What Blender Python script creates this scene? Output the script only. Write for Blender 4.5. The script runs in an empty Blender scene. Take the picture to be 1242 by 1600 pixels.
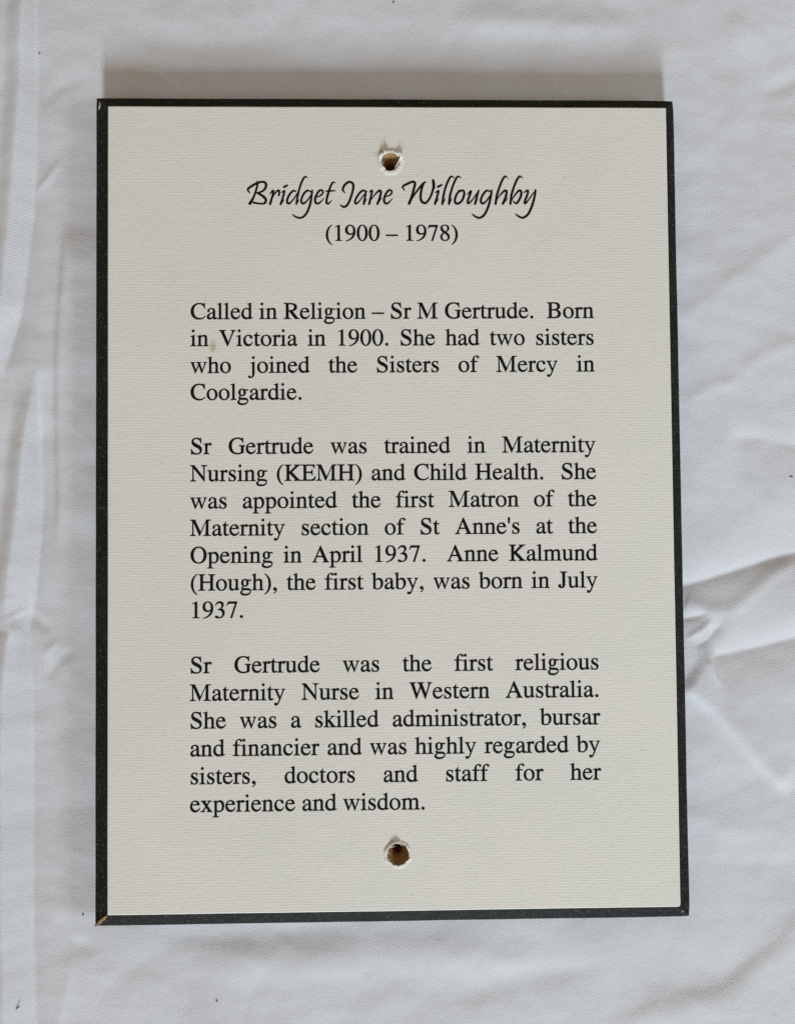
import bpy, math, random
import numpy as np
from mathutils import Vector, Matrix, noise
from mathutils.geometry import delaunay_2d_cdt

random.seed(7)
sc = bpy.context.scene
MM = 0.001
T = 12.0                                   # plaque thickness, mm

# ---------------------------------------------------------------- camera
# plaque coordinates (mm): origin at the first text baseline, x right, y up, z out of the face
RV = [[0.9998566521897605, -0.007131787902131837, 0.015356193317468377],
      [0.006622659509017041, 0.9994349279762255, 0.03295398492116768],
      [-0.015582536793220823, -0.032847562199894334, 0.9993388925707896]]
CAM = (69.11055749, -79.64789301, 297.8235586)
OX, OY = 71.1, -66.6                        # centre of the plaque
FPX = 1300.0
cd = bpy.data.cameras.new('camera')
co = bpy.data.objects.new('camera', cd)
sc.collection.objects.link(co)
rot = Matrix(RV).transposed().to_4x4()
co.matrix_world = Matrix.Translation(((CAM[0]-OX)*MM, (CAM[1]-OY)*MM, (CAM[2]+T)*MM)) @ rot
cd.sensor_fit = 'VERTICAL'
cd.sensor_height = 32.0
cd.sensor_width = 32.0
cd.lens = 32.0 * FPX / 1600.0
cd.clip_start = 0.005
cd.clip_end = 50
sc.camera = co

# ---------------------------------------------------------------- light
w = bpy.data.worlds.new('World')
sc.world = w
w.use_nodes = True
bg = w.node_tree.nodes['Background']
bg.inputs['Color'].default_value = (1.0, 0.74, 0.48, 1)
bg.inputs['Strength'].default_value = 0.275

def area(name, loc, target, sx, sy, power, col):
    l = bpy.data.lights.new(name, 'AREA')
    l.shape = 'RECTANGLE'; l.size = sx; l.size_y = sy
    l.energy = power; l.color = col
    o = bpy.data.objects.new(name, l)
    sc.collection.objects.link(o)
    o.location = loc
    d = Vector(target) - Vector(loc)
    o.rotation_euler = d.to_track_quat('-Z', 'Y').to_euler()
    return o
# daylight through a window beyond the lower edge of the picture, low over the cloth
area('window_light', (0.24, -6.9, 3.26), (0, 0, 0), 0.75, 2.1, 640, (0.73, 0.86, 1.0))
# a second, broad and weak window far on the right
area('side_window_light', (1.0, -0.22, 0.72), (0, -0.05, 0), 0.45, 0.28, 4.9, (0.70, 0.85, 1.0))

sc.view_settings.view_transform = 'Standard'
sc.view_settings.look = 'None'
sc.view_settings.exposure = 0
sc.view_settings.gamma = 1
sc.view_settings.use_curve_mapping = False
sc.cycles.max_bounces = 6
sc.cycles.use_denoising = False
sc.render.filter_size = 1.25

# ---------------------------------------------------------------- helpers
def unp(px, py, z=0.0):
    """point on the plane z (plaque coords, mm; face = 0, cloth = -T) seen at a pixel of the 1242x1600 photograph"""
    d0 = ((px-621)/FPX, (800-py)/FPX, -1.0)
    d = [sum(RV[k][i]*d0[k] for k in range(3)) for i in range(3)]
    t = (z-CAM[2])/d[2]
    return (CAM[0]+t*d[0]-OX, CAM[1]+t*d[1]-OY)      # centred on the plaque

def mesh(name, verts, faces, mats, parent=None, smooth=False, midx=None):
    me = bpy.data.meshes.new(name)
    me.from_pydata([(v[0]*MM, v[1]*MM, v[2]*MM) for v in verts], [], faces)
    for m in (mats if isinstance(mats, (list, tuple)) else [mats]):
        me.materials.append(m)
    if midx:
        for p, i in zip(me.polygons, midx):
            p.material_index = i
    if smooth:
        for p in me.polygons:
            p.use_smooth = True
    me.update()
    o = bpy.data.objects.new(name, me)
    sc.collection.objects.link(o)
    if parent:
        o.parent = parent
    return o

def tri(contours):
    """even-odd fill of closed 2D contours -> verts, triangles"""
    vs, fs = [], []
    for c in contours:
        b = len(vs)
        vs += [Vector((p[0], p[1])) for p in c]
        fs.append(list(range(b, b+len(c))))
    r = delaunay_2d_cdt(vs, [], fs, 2, 1e-6)
    out = []
    for f in r[2]:
        a, b_, c_ = [r[0][i] for i in f[:3]]
        s = (b_[0]-a[0])*(c_[1]-a[1])-(b_[1]-a[1])*(c_[0]-a[0])
        out.append(tuple(f) if s > 0 else tuple(reversed(f)))
    return [(p[0], p[1]) for p in r[0]], out

class NT:
    def __init__(s, name):
        s.m = bpy.data.materials.new(name); s.m.use_nodes = True
        s.t = s.m.node_tree; s.b = s.t.nodes['Principled BSDF']
        s.tc = s.t.nodes.new('ShaderNodeTexCoord')
    def n(s, typ, **kw):
        x = s.t.nodes.new(typ)
        for k, v in kw.items():
            if k in x.inputs: x.inputs[k].default_value = v
            else: setattr(x, k, v)
        return x
    def l(s, a, b): s.t.links.new(a, b)
    def mapped(s, scale=(1, 1, 1), rot=(0, 0, 0)):
        m = s.n('ShaderNodeMapping'); m.inputs['Scale'].default_value = scale
        m.inputs['Rotation'].default_value = rot
        s.l(s.tc.outputs['Object'], m.inputs['Vector']); return m.outputs[0]
    def noise(s, vec, scale, detail=2, rough=0.5):
        x = s.n('ShaderNodeTexNoise'); x.inputs['Scale'].default_value = scale
        x.inputs['Detail'].default_value = detail; x.inputs['Roughness'].default_value = rough
        s.l(vec, x.inputs['Vector']); return x.outputs['Fac']
    def ramp(s, fac, stops):
        r = s.n('ShaderNodeValToRGB')
        while len(r.color_ramp.elements) < len(stops): r.color_ramp.elements.new(0.5)
        for e, (p, c) in zip(r.color_ramp.elements, stops):
            e.position = p; e.color = (*c, 1) if len(c) == 3 else c
        s.l(fac, r.inputs[0]); return r.outputs[0]
    def math(s, op, a, b):
        x = s.n('ShaderNodeMath', operation=op)
        for i, v in enumerate((a, b)):
            if isinstance(v, (int, float)): x.inputs[i].default_value = v
            else: s.l(v, x.inputs[i])
        return x.outputs[0]
    def mix(s, fac, a, b, blend='MIX'):
        x = s.n('ShaderNodeMix', data_type='RGBA', blend_type=blend)
        for i, v in ((0, fac), (6, a), (7, b)):
            if isinstance(v, (int, float)): x.inputs[i].default_value = v
            elif isinstance(v, tuple): x.inputs[i].default_value = (*v, 1)
            else: s.l(v, x.inputs[i])
        return x.outputs[2]
    def bump(s, h, strength, dist, prev=None):
        b = s.n('ShaderNodeBump'); b.inputs['Strength'].default_value = strength
        b.inputs['Distance'].default_value = dist; s.l(h, b.inputs['Height'])
        if prev is not None: s.l(prev, b.inputs['Normal'])
        return b.outputs[0]

# ---------------------------------------------------------------- materials
def mat_cloth():
    n = NT('white_cotton'); b = n.b
    b.inputs['Roughness'].default_value = 0.95
    b.inputs['Specular IOR Level'].default_value = 0.15
    b.inputs['Sheen Weight'].default_value = 0.08
    v = n.mapped()
    n1 = n.noise(v, 900, 3, 0.6); n2 = n.noise(v, 30, 4, 0.6)
    base = n.mix(n2, (0.675, 0.675, 0.68), (0.72, 0.715, 0.715))
    base = n.mix(n.ramp(n1, [(0.3, (0, 0, 0)), (0.75, (1, 1, 1))]), n.mix(0.93, (0, 0, 0), base), base)
    # sparse dark lint specks held in the weave
    vo = n.n('ShaderNodeTexVoronoi'); vo.inputs['Scale'].default_value = 85; n.l(n.mapped((1, 1, 1)), vo.inputs['Vector'])
    vc = n.n('ShaderNodeSeparateColor'); n.l(vo.outputs['Color'], vc.inputs[0])
    m = n.math('MULTIPLY', n.math('LESS_THAN', vo.outputs['Distance'], 0.022), n.math('GREATER_THAN', vc.outputs[0], 0.72))
    base = n.mix(n.math('MULTIPLY', m, 0.55), base, (0.12, 0.10, 0.08))
    n.l(base, b.inputs['Base Color'])
    wv = n.n('ShaderNodeTexWave'); wv.inputs['Scale'].default_value = 420; wv.inputs['Distortion'].default_value = 1.2
    wv.inputs['Detail'].default_value = 2; wv.inputs['Detail Scale'].default_value = 0.4
    wv.bands_direction = 'X'
    n.l(n.mapped((1, 1, 1), (0, 0, math.radians(62))), wv.inputs['Vector'])
    nb = n.bump(n.math('MULTIPLY', wv.outputs['Fac'], n.ramp(n.noise(v, 60, 3, 0.6), [(0.35, (0.2, 0.2, 0.2)), (0.65, (1, 1, 1))])), 0.5, 0.00010)
    nb = n.bump(n.noise(n.mapped((1100, 1700, 1400), (0, 0, 0.5)), 1.0, 3, 0.65), 0.75, 0.00016, nb)
    nb = n.bump(n.noise(v, 330, 4, 0.65), 0.35, 0.0003, nb)
    n.l(nb, b.inputs['Normal'])
    return n.m

def mat_panel():
    n = NT('cream_laid_card'); b = n.b
    b.inputs['Roughness'].default_value = 0.55
    b.inputs['Specular IOR Level'].default_value = 0.3
    fib = n.noise(n.mapped((600, 1250, 400)), 1.0, 4, 0.66)
    wide = n.n('ShaderNodeTexWave'); wide.bands_direction = 'Y'; wide.inputs['Scale'].default_value = 314/0.98
    wide.inputs['Distortion'].default_value = 3.0; wide.inputs['Detail'].default_value = 3; wide.inputs['Detail Scale'].default_value = 0.7
    n.l(n.mapped((0.2, 1, 1)), wide.inputs['Vector']); wide = wide.outputs['Fac']
    big = n.noise(n.mapped(), 16, 3, 0.5)
    col = n.mix(big, (0.73, 0.703, 0.612), (0.785, 0.757, 0.672))
    col = n.mix(n.ramp(fib, [(0.32, (1, 1, 1)), (0.5, (0, 0, 0))]), col, n.mix(0.10, col, (0.25, 0.24, 0.2)))
    tint = n.noise(n.mapped(), 42, 3, 0.6)
    col = n.mix(n.ramp(tint, [(0.42, (0, 0, 0)), (0.72, (0.6, 0.6, 0.6))]), col, (0.79, 0.742, 0.66))
    # small dark specks
    sp = n.noise(n.mapped(), 700, 1, 0.3)
    col = n.mix(n.ramp(sp, [(0.80, (0, 0, 0)), (0.84, (0.4, 0.4, 0.4))]), col, (0.2, 0.18, 0.15))
    # brown stain just below and right of "in", first paragraph
    sx, sy = unp(333, 541)
    g = n.n('ShaderNodeVectorMath', operation='DISTANCE')
    n.l(n.mapped((1, 0.55, 0)), g.inputs[0]); g.inputs[1].default_value = (sx*MM, sy*MM*0.55, 0)
    st = n.ramp(n.math('DIVIDE', g.outputs['Value'], 0.0028), [(0.0, (1, 1, 1)), (1.0, (0, 0, 0))])
    st2 = n.ramp(n.math('MULTIPLY', st, n.noise(n.mapped(), 2300, 4, 0.75)), [(0.24, (0, 0, 0)), (0.42, (1, 1, 1))])
    col = n.mix(n.math('MULTIPLY', st2, 0.65), col, (0.40, 0.27, 0.11))
    n.l(col, b.inputs['Base Color'])
    nb = n.bump(fib, 0.50, 0.00020)
    brk = n.noise(n.mapped((420, 520, 100)), 1.0, 3, 0.6)
    nb = n.bump(n.math('MULTIPLY', wide, n.ramp(brk, [(0.35, (0, 0, 0)), (0.62, (1, 1, 1))])), 0.22, 0.00014, nb)
    n.l(nb, b.inputs['Normal'])
    return n.m

def mat_edge():
    n = NT('black_edge_paint'); b = n.b
    b.inputs['Roughness'].default_value = 0.6
    b.inputs['Specular IOR Level'].default_value = 0.075
    a = n.noise(n.mapped(), 1300, 3, 0.7); c = n.noise(n.mapped(), 150, 4, 0.65)
    col = n.mix(c, (0.0035, 0.0038, 0.003), (0.024, 0.026, 0.020))
    col = n.mix(n.ramp(a, [(0.57, (0, 0, 0)), (0.72, (0.8, 0.8, 0.8))]), col, (0.14, 0.135, 0.115))
    col = n.mix(n.ramp(n.noise(n.mapped(), 420, 3, 0.7), [(0.62, (0, 0, 0)), (0.74, (0.45, 0.45, 0.45))]), col, (0.085, 0.07, 0.05))
    n.l(col, b.inputs['Base Color'])
    n.l(n.bump(n.noise(n.mapped(), 1100, 4, 0.65), 0.6, 0.0002), b.inputs['Normal'])
    return n.m

def mat_simple(name, c1, c2, scale, rough=0.9, bump=0.5, dist=0.0003):
    n = NT(name); b = n.b
    b.inputs['Roughness'].default_value = rough
    b.inputs['Specular IOR Level'].default_value = 0.15
    f = n.noise(n.mapped(), scale, 4, 0.65)
    n.l(n.mix(n.ramp(f, [(0.3, (0, 0, 0)), (0.7, (1, 1, 1))]), c1, c2), b.inputs['Base Color'])
    n.l(n.bump(f, bump, dist), b.inputs['Normal'])
    return n.m

M_cloth = mat_cloth()
M_panel = mat_panel()
M_edge = mat_edge()
M_ink = mat_simple('black_ink', (0.0065, 0.006, 0.0055), (0.012, 0.011, 0.010), 1500, 0.6, 0.1, 0.00005)
M_ink.node_tree.nodes['Principled BSDF'].inputs['Specular IOR Level'].default_value = 0.05
M_fibre = mat_simple('brown_fibreboard', (0.26, 0.15, 0.063), (0.45, 0.275, 0.13), 900, 0.95, 0.8, 0.0003)
M_torn = mat_simple('torn_white_card', (0.66, 0.62, 0.54), (0.82, 0.79, 0.72), 1500, 0.9, 0.5, 0.0002)
M_chip = mat_simple('bare_board_chip', (0.16, 0.095, 0.035), (0.40, 0.29, 0.15), 1500, 0.9)
M_pale = mat_simple('pale_chip', (0.42, 0.40, 0.35), (0.62, 0.60, 0.54), 1500, 0.9)
M_lint = mat_simple('dark_lint', (0.03, 0.03, 0.035), (0.07, 0.065, 0.06), 2000, 0.95)

# ---------------------------------------------------------------- cloth
def axis(lo, hi, step, far):
    core = np.arange(lo, hi+1e-6, step)
    out, s, x = [], step, hi
    while x < far:
        s = min(s*1.25, 14.0); x += s; out.append(x)
    inn, s, x = [], step, lo
    while x > -far:
        s = min(s*1.25, 14.0); x -= s; inn.append(x)
    return np.concatenate([np.array(inn[::-1]), core, np.array(out)])

def feature(X, Y, pts, fn, fade=(8, 8), reach=60):
    """fn(signed distance mm, right of travel positive) along a polyline given in photo pixels"""
    P = np.array([unp(a, b, -T) for a, b in pts])
    seg = np.linalg.norm(np.diff(P, axis=0), axis=1)
    L = seg.sum(); s0 = np.concatenate([[0], np.cumsum(seg)])
    best = np.full(X.shape, 1e9); sd = np.zeros(X.shape); ss = np.zeros(X.shape); over = np.zeros(X.shape)
    for i in range(len(P)-1):
        a, b = P[i], P[i+1]; d = (b-a)/seg[i]
        t = (X-a[0])*d[0]+(Y-a[1])*d[1]
        tc = np.clip(t, 0, seg[i])
        dx, dy = X-(a[0]+tc*d[0]), Y-(a[1]+tc*d[1])
        dist = np.hypot(dx, dy)
        side = np.where((X-a[0])*d[1]-(Y-a[1])*d[0] >= 0, 1.0, -1.0)
        up = dist < best-1e-9
        best = np.where(up, dist, best); sd = np.where(up, dist*side, sd); ss = np.where(up, s0[i]+tc, ss)
    f = np.ones(X.shape)
    if fade[0]: f *= np.clip(ss/fade[0], 0, 1)
    if fade[1]: f *= np.clip((L-ss)/fade[1], 0, 1)
    f = f*f*(3-2*f)
    return AMP*fn(sd)*f*(best < reach)

AMP = 2.0
gauss = lambda A, wd: (lambda d: A*np.exp(-(d/wd)**2))
def step(A, w, L):                            # tread: high on the right of travel, easing back over L
    return lambda d: A*0.5*(1+np.tanh(d/w))*np.exp(-np.maximum(d, 0)/L)
def cusp(A, lr, ll, e=0.5):                  # sharp fold line, soft shoulders
    return lambda d: A*np.exp(-(np.sqrt(d*d+e*e)-e)/np.where(d > 0, lr, ll))

def strip(X, Y, ys, xl, xr, A, B, lw, rw, y0, y1, fy):
    """pressed pleat: crest along xl, gutter along xr (photo pixels)"""
    L = np.array([unp(a, y, -T) for a, y in zip(xl, ys)]); R = np.array([unp(a, y, -T) for a, y in zip(xr, ys)])
    xl_ = np.interp(-Y, -L[:, 1], L[:, 0]); xr_ = np.interp(-Y, -R[:, 1], R[:, 0])
    def sm(x): 
        x = np.clip(x, 0, 1); return x*x*(3-2*x)
    h = np.where(X < xl_, A*sm(1-(xl_-X)/lw),
        np.where(X < xr_, A+(B-A)*np.clip((X-xl_)/np.maximum(xr_-xl_, .1), 0, 1), B*np.exp(-np.maximum(X-xr_, 0)/(rw*0.42))))
    ya, yb = unp(30, y0, -T)[1], unp(30, y1, -T)[1]
    f = np.ones(X.shape)
    if fy[0]: f *= np.clip((ya-Y)/fy[0], 0, 1)
    if fy[1]: f *= np.clip((Y-yb)/fy[1], 0, 1)
    return h*f

def build_cloth():
    xs = axis(-165, 165, 0.75, 520); ys = axis(-215, 205, 0.75, 560)
    X, Y = np.meshgrid(xs, ys)
    H = np.zeros(X.shape)
    # soft unevenness of unironed cloth
    nz = np.empty(X.shape)
    for j in range(X.shape[0]):
        for i in range(X.shape[1]):
            x, y = X[j, i], Y[j, i]
            nz[j, i] = 0.8*noise.noise((x*0.017+3.1, y*0.022+1.7, 0.3)) + 0.46*noise.noise((x*0.045, y*0.060, 5.3)) \
                + 0.55*abs(noise.noise((x*0.024+0.3*y*0.02+7.7, y*0.034-x*0.012, 2.2))) - 0.30*abs(noise.noise((x*0.05+4.4, y*0.062+x*0.02, 7.2))) \
                + 0.12*noise.noise((x*0.13, y*0.17, 9.1))
    H += nz
    F = lambda pts, fn, fade=(8, 8), reach=60: feature(X, Y, pts, fn, fade, reach)
    # left: two long pressed pleats
    H += strip(X, Y, [-300, 0, 150, 250, 330, 400, 480, 560, 640], [44, 42, 36, 28, 21, 15, 8, -6, -26], [57, 55, 56, 55, 50, 43, 33, 14, -4],
               2.6, -2.0, 8, 13, -400, 600, (0, 22))
    H += strip(X, Y, [560, 620, 700, 770, 840, 900, 945, 965, 985, 1010, 1080, 1200, 1400, 1600, 1900],
               [58, 53, 42, 36, 27, 20, 16, 17, 23, 18, 11, 9, 9, 13, 20], [62, 62, 61, 64, 62, 57, 51, 45, 42, 44, 48, 49, 49, 54, 60],
               3.0, -2.2, 8, 13, 580, 2000, (25, 0))
    H += F([(88, 860), (90, 760), (88, 640), (91, 520), (98, 420), (102, 340)], step(0.75, 1.2, 22), (16, 16))
    H += F([(48, 306), (72, 280), (100, 245)], gauss(0.18, 1.5))
    H += F([(55, 170), (90, 140), (140, 118)], gauss(-0.16, 3))
    H += F([(12, 969), (26, 962), (40, 948)], gauss(0.22, 1.0), (3, 3))
    H += F([(12, 938), (30, 933)], gauss(0.13, 0.7), (2, 3))
    H += F([(44, 956), (62, 972), (82, 992)], gauss(-0.2, 2), (3, 5))
    H += F([(66, 1030), (80, 1012), (93, 998)], gauss(0.17, 1.5), (4, 4))
    H += F([(68, 1065), (88, 1038), (120, 1008)], gauss(-0.2, 2.2), (5, 6))
    H += F([(118, 1480), (108, 1530), (92, 1600), (80, 1660)], cusp(0.18, 3.5, 1.8, 0.5), (8, 0))
    H += F([(88, 1420), (112, 1470), (160, 1490)], gauss(-0.15, 2.6))
    # right: fan of creases
    H += F([(1040, 922), (1067, 916), (1110, 905), (1150, 892), (1195, 878), (1260, 861), (1420, 815)], cusp(-1.25, 5.5, 9, 0.2), (3, 40))
    H += F([(1068, 941), (1108, 956), (1140, 955), (1172, 930), (1210, 897), (1250, 872)], gauss(0.26, 3.0), (2, 6))
    H += F([(1104, 1028), (1150, 1020), (1195, 1010), (1250, 996), (1420, 950)], cusp(-1.3, 11, 8, 0.2), (5, 40))
    H += F([(1060, 968), (1085, 964), (1110, 957)], cusp(-0.42, 2.0, 1.6, 0.15), (0, 4))
    H += F([(1068, 1000), (1095, 985), (1118, 966)], gauss(0.22, 1.15), (3, 4))
    H += F([(1080, 1012), (1105, 1000), (1130, 972)], cusp(-0.40, 1.5, 2.4, 0.15), (4, 4))
    H += F([(1104, 1030), (1114, 1052), (1130, 1078)], gauss(0.22, 0.9), (2, 5))
    H += F([(1232, 1245), (1185, 1196), (1150, 1156), (1115, 1116), (1084, 1090), (1058, 1072)], step(0.95, 1.9, 14), (8, 5))
    H += F([(1130, 682), (1190, 686), (1260, 700), (1380, 720)], cusp(-0.50, 6, 5, 1.2), (8, 20))
    H += F([(1050, 510), (1130, 448), (1260, 355), (1400, 270)], cusp(0.30, 9, 5, 1.8), (8, 30))
    H += F([(1060, 632), (1100, 610), (1165, 590)], gauss(0.18, 2.8))
    H += F([(1150, 585), (1200, 550), (1270, 530)], gauss(0.14, 3))
    H += F([(1180, 150), (1215, 136), (1270, 112)], gauss(-0.26, 3.4))
    H += F([(1150, 0), (1155, 120), (1160, 240)], gauss(0.28, 5.0), (15, 15))
    H += F([(930, 1620), (1020, 1568), (1080, 1556), (1135, 1545), (1195, 1490), (1262, 1424), (1330, 1370)], step(0.95, 4.2, 22), (25, 20))
    H += F([(1100, 1300), (1128, 1380), (1150, 1450)], gauss(0.16, 3.5), (10, 10))
    # below and above the plaque
    H += F([(230, 1462), (330, 1464), (430, 1458), (580, 1446)], gauss(-0.34, 4.5), (14, 14))
    H += F([(280, 1512), (480, 1502), (700, 1490), (860, 1496)], gauss(0.45, 7.0), (25, 25))
    H += F([(690, 1570), (780, 1535), (960, 1505)], gauss(-0.25, 5.0), (15, 15))
    H += F([(700, 34), (850, 38), (1010, 46)], gauss(0.48, 6), (15, 15))
    H += F([(180, 60), (330, 75), (480, 60)], gauss(-0.25, 6.0), (15, 15))
    H += F([(205, 100), (240, 112), (290, 146)], gauss(0.15, 1.2))
    # pressed flat under the board
    inn = np.minimum(104.5-np.abs(X), 147.5-np.abs(Y))
    k = np.clip((inn+1.5)/5.0, 0, 1); k = k*k*(3-2*k)
    H = H*(1-k) + np.minimum(H, -0.25)*k
    ny, nx = X.shape
    co_ = np.stack([X, Y, H], -1).reshape(-1, 3)*MM
    idx = np.arange(nx*ny).reshape(ny, nx)
    q = np.stack([idx[:-1, :-1], idx[:-1, 1:], idx[1:, 1:], idx[1:, :-1]], -1).reshape(-1, 4)
    me = bpy.data.meshes.new('white_cloth')
    me.vertices.add(len(co_)); me.vertices.foreach_set('co', co_.astype(np.float32).ravel())
    me.loops.add(q.size); me.loops.foreach_set('vertex_index', q.astype(np.int32).ravel())
    me.polygons.add(len(q)); me.polygons.foreach_set('loop_start', np.arange(0, q.size, 4, dtype=np.int32))
    me.polygons.foreach_set('use_smooth', np.ones(len(q), dtype=bool))
    me.materials.append(M_cloth)
    me.update(calc_edges=True); me.validate()
    o = bpy.data.objects.new('white_cloth', me)
    sc.collection.objects.link(o)
    o['label'] = 'creased white cotton cloth spread out flat beneath the plaque'
    o['category'] = 'cloth'
    return o, xs, ys, H
cloth, CXS, CYS, CH = build_cloth()

def cloth_z(x, y):
    return float(CH[np.argmin(np.abs(CYS-y)), np.argmin(np.abs(CXS-x))])

# ---------------------------------------------------------------- plaque
plaque = bpy.data.objects.new('memorial_plaque', None)
sc.collection.objects.link(plaque)
plaque.empty_display_size = 0.05
plaque['label'] = 'cream memorial plaque with sloping black edges, two torn screw holes and printed black text'
plaque['category'] = 'plaque'

FC = [unp(*q) for q in ((169, 165.5), (1040, 168), (1063, 1417), (168, 1430.5))]            # corners of the cream face
OC = [unp(x, y, -2.5) for x, y in ((151, 153), (1051.5, 157), (1077, 1432), (149, 1447))]     # silhouette of the bevel

def outline(c, n=70, jit=0.0, rad=(0, 0, 0, 0), seed=0.0):
    """closed loop (clockwise from the top left corner) with small irregularities"""
    out = []
    for i in range(4):
        a, b = Vector(c[i]), Vector(c[(i+1) % 4]); p = Vector(c[i-1])
        r = rad[i]
        u1, u2 = (p-a).normalized(), (b-a).normalized()
        if r:
            cc = a+(u1+u2)*r
            for k in range(5):
                t = k/4*math.pi/2
                out.append(cc-u2*r*math.cos(t)-u1*r*math.sin(t))
        else:
            out.append(a.copy())
        nrm = Vector((u2.y, -u2.x))
        for k in range(1, n):
            q = a.lerp(b, k/n)
            if (q-a).length < r+0.4 or (q-b).length < rad[(i+1) % 4]+0.4: continue
            j = jit*(noise.noise((k*0.11+seed, i*9.1, 0.5)) + 0.45*noise.noise((k*0.7+seed, i*5.3, 2.5)))
            out.append(q+nrm*j)
    return [(p.x, p.y) for p in out]

def inset(loop, d):
    n = len(loop); out = []
    for i in range(n):
        p, a, b = Vector(loop[i]), Vector(loop[i-1]), Vector(loop[(i+1) % n])
        e1, e2 = (p-a).normalized(), (b-p).normalized()
        n1, n2 = Vector((e1.y, -e1.x)), Vector((e2.y, -e2.x))        # inward for a clockwise loop
        m = (n1+n2); m = m/max(m.dot(n1), 0.3)
        out.append((p.x+m.x*d, p.y+m.y*d))
    return out

def ring_faces(b0, b1, n, flip=False):
    f = []
    for i in range(n):
        j = (i+1) % n
        q = (b0+i, b0+j, b1+j, b1+i)
        f.append(q[::-1] if flip else q)
    return f

HOLES = [unp(609.5, 253.5), unp(621.5, 1335)]
def hole_loop(k, r, n=44, amp=0.35):
    cx, cy = HOLES[k]
    out = []
    for i in range(n):
        a = 2*math.pi*i/n
        rr = r+amp*(noise.noise((math.cos(a)*1.6+k*7, math.sin(a)*1.6, 0.2)) + 0.6*noise.noise((math.cos(a)*5+k*3, math.sin(a)*5, 1.2)))
        out.append((cx+rr*math.cos(a), cy+rr*math.sin(a)))
    return out

# front panel: thin card with cut edges and two ragged openings
face_loop = outline(FC, 70, 0.06, (0.25, 0.25, 0.9, 0.3), 1.0)
face_in = inset(face_loop, 0.34)
holes = [hole_loop(0, 3.9), hole_loop(1, 4.15)]
vs, fs = tri([face_in]+holes)
V = [(x, y, T) for x, y in vs]; Fc = [tuple(f) for f in fs]
n = len(face_loop)
b0 = len(V); V += [(x, y, T) for x, y in face_in]
b1 = len(V); V += [(x, y, T-0.26) for x, y in face_loop]
b2 = len(V); V += [(x, y, T-0.50) for x, y in face_loop]
Fc += ring_faces(b0, b1, n) + ring_faces(b1, b2, n)
for h in holes:
    m = len(h); c0 = len(V); V += [(x, y, T) for x, y in h]; c1 = len(V); V += [(x, y, T-0.5) for x, y in h]
    Fc += ring_faces(c0, c1, m)
mesh('front_panel', V, Fc, M_panel, plaque)

# backing board: bevelled black edges, flat underside
board_top = outline(FC, 70, 0.06, (0.25, 0.25, 1.0, 0.3), 1.0)
board_top = inset(face_loop, 0.03)
board_out = outline(OC, 70, 0.10, (0.25, 1.0, 0.6, 0.25), 4.0)
# resample the outer loop so that it pairs with the inner one
def pair(loop, ref):
    cl = np.array(loop+[loop[0]]); s = np.concatenate([[0], np.cumsum(np.linalg.norm(np.diff(cl, axis=0), axis=1))])
    # match corner to corner
    def corner_idx(l, c): return [min(range(len(l)), key=lambda i: (l[i][0]-q[0])**2+(l[i][1]-q[1])**2) for q in c]
    ci, cr = corner_idx(loop, OC), corner_idx(ref, FC)
    out = [None]*len(ref)
    for k in range(4):
        i0, i1 = ci[k], ci[(k+1) % 4]; r0, r1 = cr[k], cr[(k+1) % 4]
        sa, sb = s[i0], s[i1] if i1 > i0 else s[i1]+s[-1]
        nr = (r1-r0) % len(ref)
        for j in range(nr):
            t = (sa+(sb-sa)*j/nr) % s[-1]
            out[(r0+j) % len(ref)] = (float(np.interp(t, s, cl[:, 0])), float(np.interp(t, s, cl[:, 1])))
    return out
bo = pair(board_out, board_top)
V, Fc = [], []
h2 = [[(HOLES[k][0]+4.5*math.cos(a*math.pi/16), HOLES[k][1]+4.5*math.sin(a*math.pi/16)) for a in range(32)] for k in (0, 1)]
vs, fs = tri([board_top]+h2)
V = [(x, y, T-0.42) for x, y in vs]; Fc = list(fs)
n = len(board_top)
b0 = len(V); V += [(x, y, T-0.42) for x, y in board_top]
mid = [((a[0]*0.10+b[0]*0.90), (a[1]*0.10+b[1]*0.90)) for a, b in zip(board_top, bo)]
b1 = len(V); V += [(x, y, T-2.1) for x, y in mid]
b2 = len(V); V += [(x, y, T-2.7) for x, y in bo]
b3 = len(V); V += [(x, y, 0.35) for x, y in bo]
bi = inset(bo, 0.35)
b4 = len(V); V += [(x, y, 0.0) for x, y in bi]
Fc += ring_faces(b0, b1, n)+ring_faces(b1, b2, n)+ring_faces(b2, b3, n)+ring_faces(b3, b4, n)
vs, fs = tri([bi]); b5 = len(V); V += [(x, y, 0.0) for x, y in vs]; Fc += [tuple(b5+i for i in reversed(f)) for f in fs]
board = mesh('backing_board', V, Fc, M_edge, plaque)

# screw holes: countersunk bores through brown fibreboard, with a burr of torn card
def lathe(k, prof, n=40, amp=0.18):
    cx, cy = HOLES[k]; V, Fc = [], []
    for r, z in prof:
        for i in range(n):
            a = 2*math.pi*i/n
            rr = r*(1+amp*0.5*noise.noise((math.cos(a)*2.2+k*5, math.sin(a)*2.2, z*0.5)) + amp*0.35*noise.noise((math.cos(a)*7, math.sin(a)*7+k, z*1.5)))
            V.append((cx+rr*math.cos(a), cy+rr*math.sin(a), z))
    for j in range(len(prof)-1):
        Fc += ring_faces(j*n, (j+1)*n, n)
    Fc.append(tuple(range((len(prof)-1)*n, len(prof)*n)))
    return V, Fc

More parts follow.
